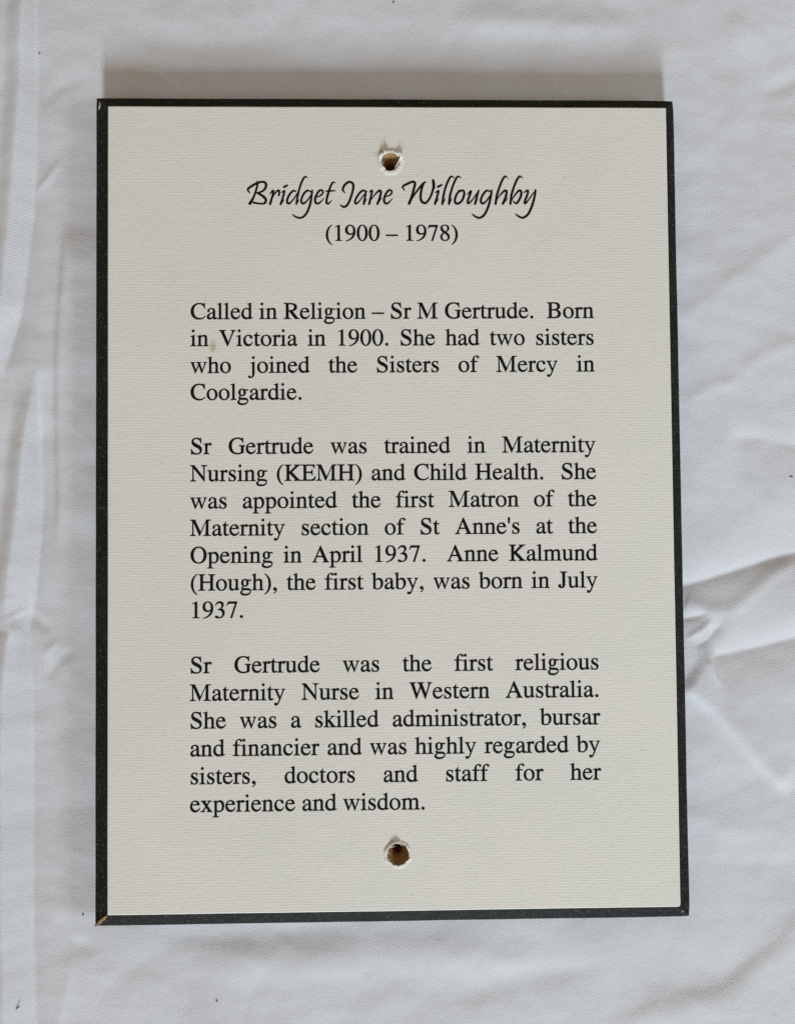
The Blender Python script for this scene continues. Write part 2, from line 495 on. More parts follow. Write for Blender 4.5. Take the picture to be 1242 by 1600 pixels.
def burr(k, r0, r1, spikes, seed, hmul=1.0):
    """raised ragged collar of torn card: root on the face at r0, curling up towards r1"""
    rnd = random.Random(seed); cx, cy = HOLES[k]; n = 90; V, Fc = [], []
    rows = []
    for i in range(n):
        a = 2*math.pi*i/n; c, s = math.cos(a), math.sin(a)
        g = noise.noise((c*2+seed, s*2, 0.1)); g2 = noise.noise((c*5+seed, s*5, 3.1))+0.5*noise.noise((c*12+seed, s*12, 6.1)); g3 = 0.06*rnd.uniform(-1, 1)
        h = hmul*max(0.15, 0.34+0.16*g+0.08*g2+0.05*g3); rin = r1+0.32*g+0.40*g2+0.28*g3
        rout = r0+0.30*g+0.12*g2
        for sa, sw, sh, sr in spikes:
            dd = (a-math.radians(sa)+math.pi) % (2*math.pi)-math.pi
            e = math.exp(-(dd/math.radians(sw))**4); h += sh*e*(1+0.35*g2); rin += sr*e
        rows.append([(rout, 0.012), (rout*0.7+rin*0.3, h*0.62), (rin*0.6+rout*0.4, h*0.97), (rin, h), (rin+0.03, h-0.18), (r1+0.35+0.2*g, -0.55)])
    m = len(rows[0])
    for i in range(n):
        a = 2*math.pi*i/n
        for r, z in rows[i]:
            V.append((cx+r*math.cos(a), cy+r*math.sin(a), T+z))
    for i in range(n):
        j = (i+1) % n
        for q in range(m-1):
            Fc.append((i*m+q, j*m+q, j*m+q+1, i*m+q+1))
    return V, Fc

def slivers(k, items):
    """single fibres of card standing across the opening: (r0, angle0, z0, r1, angle1, z1, width)"""
    cx, cy = HOLES[k]; V, Fc = [], []
    for (r0, a0, z0, r1, a1, z1, wd) in items:
        a = Vector((cx+r0*math.cos(math.radians(a0)), cy+r0*math.sin(math.radians(a0)), T+z0))
        b = Vector((cx+r1*math.cos(math.radians(a1)), cy+r1*math.sin(math.radians(a1)), T+z1))
        d = (b-a).normalized(); sd = d.cross(Vector((0, 0, 1))).normalized(); up = Vector((0, 0, 1))
        base = len(V); nseg = 6
        for q in range(nseg+1):
            t = q/nseg; wq = wd*(1-0.75*t)*(1+0.25*math.sin(q*2.3)); p = a.lerp(b, t)+up*(0.18*math.sin(t*3.1))
            for sx, sz in ((-1, 0), (0, 0.5), (1, 0), (0, -0.5)):
                v = p+sd*sx*wq+up*sz*wq; V.append(tuple(v))
        for q in range(nseg):
            for e in range(4):
                f = (e+1) % 4
                Fc.append((base+q*4+e, base+q*4+f, base+q*4+4+f, base+q*4+4+e))
    return V, Fc

bores = [[(4.2, T-0.35), (3.5, T-1.2), (2.9, T-2.6), (2.1, T-4.0), (1.75, T-4.6), (1.7, T-8), (1.65, 0.4)],
         [(4.30, T-0.35), (3.9, T-1.2), (3.2, T-2.6), (2.1, T-4.0), (1.75, T-4.6), (1.7, T-8), (1.65, 0.4)]]
burrs = [burr(0, 5.0, 3.35, [(36, 22, 1.3, 0.8), (131, 26, 1.8, 0.0), (84, 26, 0.45, 0.0), (215, 18, 0.10, -0.3)], 3.3, 0.9),
         burr(1, 5.1, 3.95, [(108, 30, 0.65, 0.1), (158, 12, 0.30, -0.3), (35, 14, 0.30, 0.1)], 8.1, 0.85)]
sliv = [[(3.2, -62, -0.8, 6.6, 38, 1.5, 0.34), (3.5, -48, -0.9, 5.6, 26, 0.9, 0.26), (3.9, -35, -0.7, 4.9, 12, 0.5, 0.22), (4.2, 196, 0.1, 2.6, 184, 0.25, 0.25),
         (4.3, 160, 0.3, 3.1, 172, 0.1, 0.2), (4.4, 108, 0.35, 3.4, 96, 0.2, 0.28), (4.0, -120, 0.0, 3.3, -150, -0.5, 0.25)],
        [(4.6, 176, 0.15, 2.7, 170, 0.2, 0.2), (4.6, 148, 0.35, 3.2, 108, 0.55, 0.26), (4.2, 80, 0.3, 3.4, 62, 0.5, 0.2), (4.5, 200, 0.05, 3.3, 214, -0.2, 0.22)]]
for k in (0, 1):
    V, Fc = lathe(k, bores[k])
    h = mesh('screw_hole', V, Fc, M_fibre, plaque, smooth=True)
    V, Fc = burrs[k]
    V2, F2 = slivers(k, sliv[k]); b = len(V)
    mesh('torn_rim', V+V2, Fc+[tuple(b+i for i in f) for f in F2], M_torn, h)

# ---------------------------------------------------------------- lettering: the serif face (outlines on a 1000 unit em)
def path(s):
    """M/L/C path -> one closed polyline"""
    tk = s.replace(',', ' ').split(); pts = []; i = 0; cmd = None
    while i < len(tk):
        if tk[i] in 'MLC': cmd = tk[i]; i += 1
        if cmd in 'ML':
            pts.append((float(tk[i]), float(tk[i+1]))); i += 2
        else:
            c = [float(x) for x in tk[i:i+6]]; i += 6
            x0, y0 = pts[-1]
            for k in range(1, 8):
                t = k/7; u = 1-t
                pts.append((u**3*x0+3*u*u*t*c[0]+3*u*t*t*c[2]+t**3*c[4], u**3*y0+3*u*u*t*c[1]+3*u*t*t*c[3]+t**3*c[5]))
    if math.dist(pts[0], pts[-1]) < 0.5: pts.pop()
    return pts
def ell(x0, x1, y0, y1, p=2.15, rot=0.0, n=44):
    cx, cy, a, b = (x0+x1)/2, (y0+y1)/2, (x1-x0)/2, (y1-y0)/2; out = []
    for i in range(n):
        t = 2*math.pi*i/n; c, s = math.cos(t), math.sin(t)
        x = a*math.copysign(abs(c)**(2/p), c); y = b*math.copysign(abs(s)**(2/p), s)
        r = math.radians(rot); out.append((cx+x*math.cos(r)-y*math.sin(r), cy+x*math.sin(r)+y*math.cos(r)))
    return out
def rect(x0, y0, x1, y1): return [(x0, y0), (x1, y0), (x1, y1), (x0, y1)]
def stem(x0, x1, y0, y1, bot=None, top=None, flag=None, th=17):
    """vertical stem with bracketed slab serifs or a flag at its head"""
    s = ''
    if bot:
        l, r = bot
        k = min(70, (y1-y0)*.2)
        s += f'M {l} {y0} L {r} {y0} L {r} {y0+th-1} C {r-(r-x1)*.75} {y0+th+5} {x1} {y0+th+15} {x1} {y0+th+k} '
    else:
        s += f'M {x0} {y0} L {x1} {y0} '
    if top:
        l, r = top
        s += f'L {x1} {y1-th-70} C {x1} {y1-th-15} {r-(r-x1)*.75} {y1-th-5} {r} {y1-th+1} L {r} {y1} L {l} {y1} L {l} {y1-th+1} C {l+(x0-l)*.75} {y1-th-5} {x0} {y1-th-15} {x0} {y1-th-70} '
    elif flag is not None:
        s += f'L {x1} {y1} L {x1-5} {y1} C {x1-55} {y1-20} {flag+80} {y1-34} {flag} {y1-45} L {flag} {y1-61} C {flag+12} {y1-59} {flag+22} {y1-59} {flag+30} {y1-59} C {x0-6} {y1-59} {x0} {y1-74} {x0} {y1-120} '
    else:
        s += f'L {x1} {y1} L {x0} {y1} '
    if bot:
        l, r = bot
        k = min(70, (y1-y0)*.2)
        s += f'L {x0} {y0+th+k} C {x0} {y0+th+15} {l+(x0-l)*.75} {y0+th+5} {l} {y0+th-1}'
    return path(s)
def arch(x0, x1, r):
    """shoulder of n, h, m springing from the stem at x0 into the stem x1..r"""
    return path(f'M {x0} 392 C {x0+50} 440 {x0+95} 460 {x0+142} 460 C {r-25} 460 {r} 400 {r} 330 L {r} 250 L {x1} 250 L {x1} 315 C {x1} 370 {x1-18} 404 {x1-70} 404 C {x1-110} 404 {x0+40} 385 {x0} 350')

P = path
G = {}
def g(ch, wd, *comps): G[ch] = (wd, [c if isinstance(c[0], list) else [c] for c in comps])
g(' ', 250)
g("'", 180, P('M 66 431 L 114 431 L 133 630 C 134 660 115 676 90 676 C 65 676 46 660 47 630'))
par = 'M 291 676 L 304 661 C 190 575 135 440 135 255 C 135 70 190 -75 304 -162 L 291 -177 C 140 -95 48 70 48 248 C 48 435 135 590 291 676'
g('(', 333, P(par)); g(')', 333, [(333-x, y) for x, y in P(par)])
g(',', 250, P('M 83 -141 C 155 -105 195 -45 195 18 C 195 68 165 102 122 102 C 85 102 56 78 56 42 C 56 5 82 -15 118 -15 C 130 -15 145 -8 150 -8 C 155 -8 157 -14 157 -22 C 157 -55 130 -90 76 -122'))
g('.', 250, ell(70, 181, -11, 100, 2)); g('–', 500, rect(0, 201, 500, 250))
g('0', 500, [ell(24, 476, -14, 676, 2.05), ell(119, 381, 14, 650, 2.1)])
g('1', 500, P('M 394 0 L 118 0 L 118 15 C 195 19 209 32 209 90 L 209 545 C 209 590 203 603 180 603 C 165 603 140 595 111 583 L 111 597 L 291 676 L 299 674 L 299 76 C 299 30 315 17 394 15'))
g('3', 500, P('M 61 510 L 45 514 C 75 610 145 676 240 676 C 330 676 392 622 392 542 C 392 480 360 435 290 388 C 385 355 431 295 431 211 C 431 75 330 -14 165 -14 C 85 -14 43 10 43 45 C 43 70 62 87 88 87 C 140 87 160 25 225 25 C 295 25 344 85 344 165 C 344 265 280 325 153 325 L 153 340 C 265 370 308 430 308 505 C 308 570 268 610 205 610 C 150 610 105 580 61 510'))
g('7', 500, P('M 449 646 L 449 662 L 79 662 L 20 515 L 37 507 C 75 575 100 588 165 588 L 370 588 L 172 -8 L 237 -8'))
g('8', 500, [P('M 250 676 C 350 676 424 620 424 530 C 424 460 385 415 295 365 C 400 295 445 240 445 160 C 445 60 365 -14 248 -14 C 130 -14 56 55 56 155 C 56 230 100 285 190 335 C 105 400 62 450 62 530 C 62 615 140 676 250 676'),
             P('M 268 382 C 330 425 352 465 352 530 C 352 600 310 648 245 648 C 185 648 142 612 142 560 C 142 500 175 455 268 382'),
             P('M 225 320 C 150 265 130 220 130 155 C 130 70 180 14 255 14 C 325 14 370 60 370 125 C 370 195 335 235 225 320')])
g('9', 500, [P('M 59 -22 L 56 -3 C 215 30 330 145 365 305 C 320 270 275 252 225 252 C 110 252 30 330 30 450 C 30 580 115 676 235 676 C 370 676 459 565 459 395 C 459 180 310 10 59 -22'),
             P('M 368 350 C 362 340 300 300 255 300 C 175 300 126 370 126 480 C 126 580 168 645 235 645 C 320 645 370 560 370 420 C 370 390 370 365 368 350')])
g('A', 722, [P('M 706 19 C 660 22 645 40 615 108 L 367 674 L 347 674 L 139 183 C 85 55 70 25 15 19 L 15 0 L 213 0 L 213 19 C 165 22 147 32 147 58 C 147 72 152 90 158 108 L 200 216 L 447 216 L 490 112 C 502 85 507 66 507 52 C 507 30 490 20 439 19 L 439 0 L 706 0'),
             P('M 216 257 L 430 257 L 323 512')])
g('B', 667, [P('M 17 662 L 17 643 C 90 638 105 628 105 553 L 105 109 C 105 33 92 24 17 19 L 17 0 L 337 0 C 500 0 593 70 593 180 C 593 270 530 330 415 347 C 510 370 560 420 560 500 C 560 605 480 662 320 662'),
             P('M 207 373 L 207 600 C 207 620 215 624 240 624 L 290 624 C 400 624 455 580 455 500 C 455 415 405 373 300 373'),
             P('M 207 331 L 207 75 C 207 45 220 38 280 38 C 415 38 482 85 482 185 C 482 290 410 331 270 331')])
g('C', 667, P('M 604 676 L 587 676 C 582 655 570 645 552 645 C 525 645 460 676 383 676 C 180 676 28 530 28 330 C 28 130 175 -14 370 -14 C 480 -14 575 30 633 113 L 618 127 C 550 60 490 33 415 33 C 250 33 147 150 147 345 C 147 530 245 636 385 636 C 490 636 560 575 592 450 L 612 450'))
g('E', 611, P('M 12 662 L 12 643 C 85 637 101 625 101 553 L 101 109 C 101 35 85 24 12 19 L 12 0 L 546 0 L 597 169 L 569 169 C 520 70 465 38 345 38 C 230 38 201 45 201 85 L 201 325 L 355 325 C 410 325 430 305 440 232 L 462 232 L 462 460 L 440 460 C 430 385 412 368 355 368 L 201 368 L 201 595 C 201 618 208 624 235 624 L 370 624 C 480 624 510 605 528 519 L 552 519 L 549 662'))
g('G', 722, P('M 709 354 L 454 354 L 454 335 C 530 330 543 318 543 255 L 543 88 C 543 60 480 28 410 28 C 250 28 150 140 150 335 C 150 525 250 636 385 636 C 495 636 575 580 610 475 L 630 475 L 622 676 L 604 676 C 600 655 587 645 570 645 C 540 645 470 676 385 676 C 180 676 32 530 32 328 C 32 125 175 -14 385 -14 C 480 -14 585 15 645 58 L 645 255 C 645 320 655 330 709 335'))
g('H', 722, stem(105, 207, 0, 662, (19, 293), (19, 293), th=20), stem(514, 616, 0, 662, (428, 702), (428, 702), th=20), rect(205, 318, 516, 362))
g('J', 389, P('M 370 662 L 83 662 L 83 643 C 165 638 182 628 182 553 L 182 113 C 182 50 170 26 142 26 C 125 26 115 36 115 52 C 115 65 120 70 120 90 C 120 118 98 138 68 138 C 35 138 10 115 10 80 C 10 25 65 -14 140 -14 C 235 -14 284 45 284 150 L 284 553 C 284 628 300 638 370 643'))
g('K', 722, stem(118, 220, 0, 662, (34, 305), (34, 305), th=20), P('M 215 350 L 455 580 C 478 600 488 612 488 622 C 488 636 470 641 420 643 L 420 662 L 695 662 L 695 643 C 640 640 610 628 545 565 L 330 360 L 590 85 C 640 35 665 22 723 19 L 723 0 L 420 0 L 420 19 C 455 19 470 26 470 40 C 470 55 450 80 420 112 L 215 325'))
g('M', 889, P('M 863 643 L 863 662 L 681 662 L 441 157 L 211 662 L 14 662 L 14 643 C 80 640 105 625 105 560 L 105 140 C 105 45 90 24 12 19 L 12 0 L 235 0 L 235 19 C 160 24 145 45 145 140 L 145 540 L 392 0 L 407 0 L 657 555 L 657 109 C 657 33 642 24 567 19 L 567 0 L 863 0 L 863 19 C 778 24 759 35 759 109 L 759 553 C 759 625 775 638 863 643'))
g('N', 722, P('M 707 643 L 707 662 L 471 662 L 471 643 C 545 638 562 620 562 520 L 562 180 L 183 662 L 12 662 L 12 643 C 50 641 65 632 100 590 L 109 580 L 109 140 C 109 45 93 24 16 19 L 16 0 L 245 0 L 245 19 C 167 24 149 45 149 140 L 149 532 L 590 -11 L 602 -11 L 602 520 C 602 620 622 638 707 643'))
g('O', 722, [ell(34, 688, -14, 676, 2.1), ell(150, 572, 20, 642, 2.15)])
g('R', 667, [P('M 659 19 C 622 22 605 30 580 60 L 370 325 C 500 352 559 410 559 490 C 559 600 470 662 290 662 L 17 662 L 17 643 C 90 638 105 628 105 553 L 105 109 C 105 33 92 24 17 19 L 17 0 L 294 0 L 294 19 C 220 24 207 35 207 109 L 207 315 L 241 318 L 480 0 L 659 0'),
             P('M 207 357 L 207 597 C 207 618 218 624 250 624 C 390 624 449 580 449 497 C 449 410 395 357 207 357')])
g('S', 556, P('M 450 676 L 433 676 C 430 657 422 648 408 648 C 385 648 335 676 267 676 C 150 676 70 605 70 500 C 70 410 120 350 245 290 L 290 268 C 380 222 410 190 410 135 C 410 70 360 24 285 24 C 175 24 105 95 65 199 L 42 199 L 62 -14 L 80 -14 C 84 5 92 14 106 14 C 130 14 190 -14 265 -14 C 400 -14 491 65 491 180 C 491 270 445 330 330 388 L 265 421 C 180 463 145 495 145 545 C 145 600 187 638 250 638 C 350 638 415 580 445 463 L 470 463'))
g('V', 722, P('M 697 662 L 492 662 L 492 643 C 545 640 565 630 565 600 C 565 585 560 565 550 540 L 398 155 L 235 540 C 222 572 215 590 215 604 C 215 630 235 640 285 643 L 285 662 L 16 662 L 16 643 C 62 640 78 625 112 550 L 356 -11 L 368 -11 L 592 528 C 630 618 645 640 697 643'))
g('W', 944, P('M 932 643 L 932 662 L 735 662 L 735 643 C 785 640 802 630 802 605 C 802 592 798 572 792 552 L 685 205 L 550 548 C 540 575 533 592 533 606 C 533 632 552 640 603 643 L 603 662 L 330 662 L 330 643 C 378 640 392 628 420 555 L 441 500 L 318 195 L 206 545 C 198 570 193 590 193 605 C 193 632 212 640 263 643 L 263 662 L 5 662 L 5 643 C 50 640 65 622 92 545 L 282 -11 L 296 -11 L 467 435 L 648 -11 L 660 -11 L 838 545 C 862 622 880 640 932 643'))
g('a', 444, [P('M 442 66 L 442 40 C 415 5 390 -10 360 -10 C 318 -10 296 12 287 62 C 240 15 190 -10 142 -10 C 80 -10 37 30 37 99 C 37 180 100 225 287 290 L 287 321 C 287 395 258 430 205 430 C 155 430 130 405 130 380 C 130 365 135 350 135 336 C 135 312 117 294 93 294 C 70 294 56 310 56 337 C 56 405 125 460 219 460 C 318 460 370 412 370 310 L 370 110 C 370 65 377 50 400 50 C 414 50 425 55 442 66'),
             P('M 287 130 L 287 263 C 165 220 123 185 123 120 C 123 75 148 50 182 50 C 215 50 287 75 287 130')])
g('b', 500, [P('M 153 683 L 148 683 C 100 665 60 655 3 640 L 3 624 C 10 625 18 625 25 625 C 63 625 69 610 69 550 L 69 40 C 105 10 165 -10 230 -10 C 365 -10 468 105 468 250 C 468 375 395 460 300 460 C 240 460 185 425 153 372'),
             P('M 153 330 C 153 365 205 400 255 400 C 330 400 378 330 378 215 C 378 95 325 18 240 18 C 190 18 153 40 153 65')])
g('c', 444, P('M 398 156 L 412 147 C 372 45 310 -10 219 -10 C 100 -10 25 90 25 219 C 25 360 122 460 249 460 C 335 460 398 414 398 356 C 398 328 376 308 349 308 C 323 308 306 322 300 352 C 293 390 282 430 231 430 C 158 430 108 365 108 270 C 108 150 170 62 268 62 C 320 62 356 85 398 156'))
g('d', 500, [P('M 347 -10 L 341 -5 L 341 53 C 310 10 275 -10 225 -10 C 105 -10 27 85 27 207 C 27 350 125 460 245 460 C 285 460 315 448 341 420 L 341 562 C 341 610 332 622 294 622 C 288 622 282 622 276 621 L 276 638 C 340 653 380 665 420 683 L 425 681 L 425 128 C 425 65 432 56 475 56 C 480 56 485 56 491 57 L 491 42'),
             P('M 341 110 L 341 330 C 335 390 290 430 240 430 C 160 430 113 350 113 250 C 113 130 175 55 255 55 C 300 55 341 85 341 110')])
g('e', 444, [P('M 408 164 L 424 157 C 391 57 322 -10 225 -10 C 105 -10 25 80 25 215 C 25 355 113 460 239 460 C 340 460 401 394 405 277 L 97 277 C 98 140 160 60 262 60 C 320 60 365 90 408 164'),
             P('M 101 309 L 303 309 C 296 385 273 425 219 425 C 155 425 112 385 101 309')])
g('f', 333, P('M 280 0 L 20 0 L 20 15 C 90 20 103 32 103 108 L 103 418 L 21 418 L 21 450 L 104 450 C 107 590 170 683 280 683 C 340 683 383 655 383 621 C 383 597 364 580 341 580 C 300 580 305 655 258 655 C 207 655 187 615 187 525 L 187 450 L 310 450 L 310 418 L 187 418 L 187 104 C 187 32 200 20 280 15'))
g('g', 500, [ell(66, 364, 150, 460, 2.1), ell(150, 282, 182, 430, 2.2)], P('M 300 440 C 330 428 350 426 470 426 L 470 388 L 345 388'),
  [P('M 190 172 C 150 150 125 130 125 108 C 125 85 155 78 210 76 L 320 72 C 415 68 468 30 468 -45 C 468 -140 360 -218 222 -218 C 110 -218 28 -170 28 -102 C 28 -55 62 -25 128 15 C 90 32 75 50 75 75 C 75 105 105 135 165 182'),
   P('M 160 10 C 115 -30 100 -55 100 -85 C 100 -130 155 -158 242 -158 C 350 -158 435 -115 435 -58 C 435 -15 400 -5 310 0 C 240 3 200 5 160 10')])
g('h', 500, stem(75, 159, 0, 683, (9, 225), flag=9), arch(155, 342, 426), stem(342, 426, 0, 252, (275, 487)))
g('i', 278, stem(94, 178, 0, 460, (16, 253), flag=20), ell(79, 180, 582, 683, 2))
g('j', 278, P('M 185 460 L 180 460 C 130 440 90 426 25 415 L 25 399 C 35 401 45 401 55 401 C 95 401 101 386 101 340 L 101 -60 C 101 -150 90 -186 62 -186 C 25 -186 22 -125 -25 -125 C -52 -125 -70 -142 -70 -166 C -70 -197 -38 -218 12 -218 C 120 -218 185 -150 185 -30'), ell(93, 194, 582, 683, 2))
g('k', 500, stem(83, 167, 0, 683, (7, 243), flag=7), P('M 160 258 L 298 370 C 325 393 335 403 335 415 C 335 428 322 434 285 435 L 285 450 L 472 450 L 472 435 C 420 433 385 420 330 375 L 245 303 L 400 105 C 450 40 470 20 505 15 L 505 0 L 283 0 L 283 15 C 310 15 322 22 322 33 C 322 42 305 70 285 96 L 180 238 L 160 228'))
g('l', 278, stem(94, 178, 0, 683, (19, 257), flag=19))
g('m', 778, stem(85, 169, 0, 460, (16, 232), flag=16), arch(165, 347, 431), stem(347, 431, 0, 252, (283, 497)), arch(427, 611, 695), stem(611, 695, 0, 252, (545, 775)))
g('n', 500, stem(80, 164, 0, 460, (16, 230), flag=16), arch(160, 340, 424), stem(340, 424, 0, 252, (272, 485)))
g('o', 500, [ell(29, 470, -10, 460, 2.1), ell(118, 381, 18, 432, 2.1, 6)])
g('p', 500, [P('M 159 458 L 153 460 C 105 440 65 425 9 410 L 9 394 C 20 395 30 395 38 395 C 72 395 79 385 79 345 L 79 -125 C 79 -180 65 -195 5 -201 L 5 -217 L 247 -217 L 247 -200 C 175 -198 163 -187 163 -120 L 163 33 C 195 5 220 -10 265 -10 C 385 -10 470 100 470 238 C 470 370 395 460 300 460 C 245 460 200 435 159 372'),
             P('M 163 330 C 163 360 220 398 262 398 C 335 398 382 320 382 205 C 382 90 340 25 265 25 C 215 25 163 60 163 92')])
g('r', 333, stem(80, 164, 0, 460, (5, 245), flag=7), P('M 160 375 C 200 430 235 460 272 460 C 312 460 335 438 335 405 C 335 375 320 357 295 357 C 268 357 255 388 235 388 C 210 388 180 350 160 315'))
g('s', 389, P('M 315 331 L 298 331 C 282 400 250 434 197 434 C 150 434 124 408 124 373 C 124 340 147 318 200 288 L 265 250 C 325 215 348 180 348 128 C 348 50 288 -10 200 -10 C 165 -10 135 -3 100 7 C 85 11 72 8 66 -4 L 52 -4 L 51 157 L 68 157 C 85 65 130 16 192 16 C 242 16 275 46 275 87 C 275 125 252 148 193 181 L 138 212 C 78 247 56 285 56 330 C 56 405 115 460 195 460 C 228 460 255 452 275 444 C 290 438 300 443 305 457 L 315 457'))
g('t', 278, P('M 266 66 L 279 55 C 250 10 210 -10 170 -10 C 103 -10 70 32 70 115 L 70 418 L 17 418 C 14 420 13 422 13 425 C 13 432 20 437 32 445 C 75 470 105 505 140 560 C 145 568 150 574 154 579 L 154 450 L 255 450 L 255 418 L 154 418 L 154 135 C 154 72 168 45 203 45 C 225 45 243 50 266 66'))
g('u', 500, P('M 479 50 L 479 36 C 425 22 390 10 343 -9 L 338 -7 L 338 79 L 315 56 C 275 15 240 -10 196 -10 C 120 -10 71 40 71 120 L 71 373 C 71 420 55 432 9 435 L 9 450 L 155 450 L 155 130 C 155 85 185 50 228 50 C 275 50 338 85 338 118 L 338 380 C 338 422 322 432 259 435 L 259 450 L 422 450 L 422 115 C 422 62 435 51 479 50'))
g('w', 722, P('M 694 450 L 557 450 L 557 435 C 592 431 604 422 604 402 C 604 390 600 377 596 366 L 512 118 L 420 366 C 415 380 412 390 412 401 C 412 424 425 432 462 435 L 462 450 L 264 450 L 264 435 C 300 432 314 420 330 378 L 344 342 L 246 118 L 160 362 C 154 380 151 390 151 402 C 151 424 163 432 199 435 L 199 450 L 21 450 L 21 435 C 45 432 55 420 72 375 L 216 -14 L 226 -14 L 362 296 L 480 -14 L 490 -14 L 640 378 C 655 418 668 432 694 435'))
g('x', 500, P('M 479 0 L 276 0 L 276 15 C 305 16 316 20 316 32 C 316 40 310 52 300 67 L 230 172 L 155 75 C 140 55 134 45 134 35 C 134 22 148 17 178 15 L 178 0 L 17 0 L 17 15 C 55 20 75 35 110 80 L 208 206 L 118 342 C 70 415 55 430 24 435 L 24 450 L 240 450 L 240 435 C 205 433 192 428 192 417 C 192 406 205 385 260 304 L 305 362 C 330 395 338 405 338 416 C 338 428 328 433 292 435 L 292 450 L 452 450 L 452 435 C 410 430 395 420 355 368 L 278 268 L 390 100 C 432 35 445 20 479 15'))
g('y', 500, P('M 475 450 L 322 450 L 322 435 C 360 434 378 425 378 405 C 378 397 375 386 370 373 L 268 120 L 160 365 C 154 380 152 390 152 400 C 152 425 170 433 213 435 L 213 450 L 14 450 L 14 435 C 45 430 60 415 80 370 L 230 35 C 228 20 215 -10 195 -65 C 175 -118 160 -140 140 -140 C 110 -140 105 -122 72 -122 C 45 -122 30 -140 30 -165 C 30 -197 55 -218 95 -218 C 165 -218 195 -170 245 -45 L 410 375 C 425 415 440 432 475 435'))

def spread(c, d):
    """ink gain: move a closed contour outwards by d"""
    n = len(c); ar = sum(c[i-1][0]*c[i][1]-c[i][0]*c[i-1][1] for i in range(n)); d = d if ar > 0 else -d; out = []
    for i in range(n):
        a, p, b = Vector(c[i-1]), Vector(c[i]), Vector(c[(i+1) % n])
        if (p-a).length < 1e-3 or (b-p).length < 1e-3: continue
        e1, e2 = (p-a).normalized(), (b-p).normalized()
        m = Vector((e1.y+e2.y, -e1.x-e2.x)); m = m/max(m.dot(Vector((e1.y, -e1.x))), 0.45)
        out.append((p.x+m.x*d, p.y+m.y*d))
    return out

_cache = {}
def glyph(ch):
    if ch not in _cache:
        V, Fc = [], []
        for q, comp in enumerate(G[ch][1]):
            vs, fs = tri([spread(c, 12 if k == 0 else -12) for k, c in enumerate(comp)]); b = len(V)
            V += [(x, y, q) for x, y in vs]; Fc += [tuple(b+i for i in f) for f in fs]
        _cache[ch] = (V, Fc)
    return _cache[ch]

ZI = T+0.035
def set_text(name, s, x0, y0, em, width=None, centre=False, bold=0.0):
    nat = sum(G[c][0] for c in s)*em/1000
    extra = (width-nat)/s.count(' ') if width else 0
    x = x0-nat/2 if centre else x0
    V, Fc = [], []
    for q, c in enumerate(s):
        gv, gf = glyph(c); b = len(V)
        V += [(x+px*em/1000, y0+py*em/1000, ZI+pz*0.004) for px, py, pz in gv]
        Fc += [tuple(b+i for i in f) for f in gf]
        x += G[c][0]*em/1000+(extra if c == ' ' else 0)
    return mesh(name, V, Fc, M_ink, plaque)

PITCH, EM = 9.737, 8.60
X0, WID = -0.22-OX, 145.222+0.40
TEXT = [(0, 'Called in Religion – Sr M Gertrude.  Born', 1), (1, 'in Victoria in 1900. She had two sisters', 1),
        (2, 'who joined the Sisters of Mercy in', 1), (3, 'Coolgardie.', 0),
        (5, 'Sr Gertrude was trained in Maternity', 1), (6, 'Nursing (KEMH) and Child Health.  She', 1),
        (7, 'was appointed the first Matron of the', 1), (8, "Maternity section of St Anne's at the", 1),
        (9, 'Opening in April 1937.  Anne Kalmund', 1), (10, '(Hough), the first baby, was born in July', 1), (11, '1937.', 0),
        (13, 'Sr Gertrude was the first religious', 1), (14, 'Maternity Nurse in Western Australia.', 1),
        (15, 'She was a skilled administrator, bursar', 1), (16, 'and financier and was highly regarded by', 1),
        (17, 'sisters, doctors and staff for her', 1), (18, 'experience and wisdom.', 0)]
for k, s, just in TEXT:
    set_text('text_line', s, X0, -PITCH*k-OY, EM, WID if just else None)
dx, dy = unp(612.3, 376.0)
set_text('life_dates', '(1900 – 1978)', dx, dy, 8.55, centre=True)

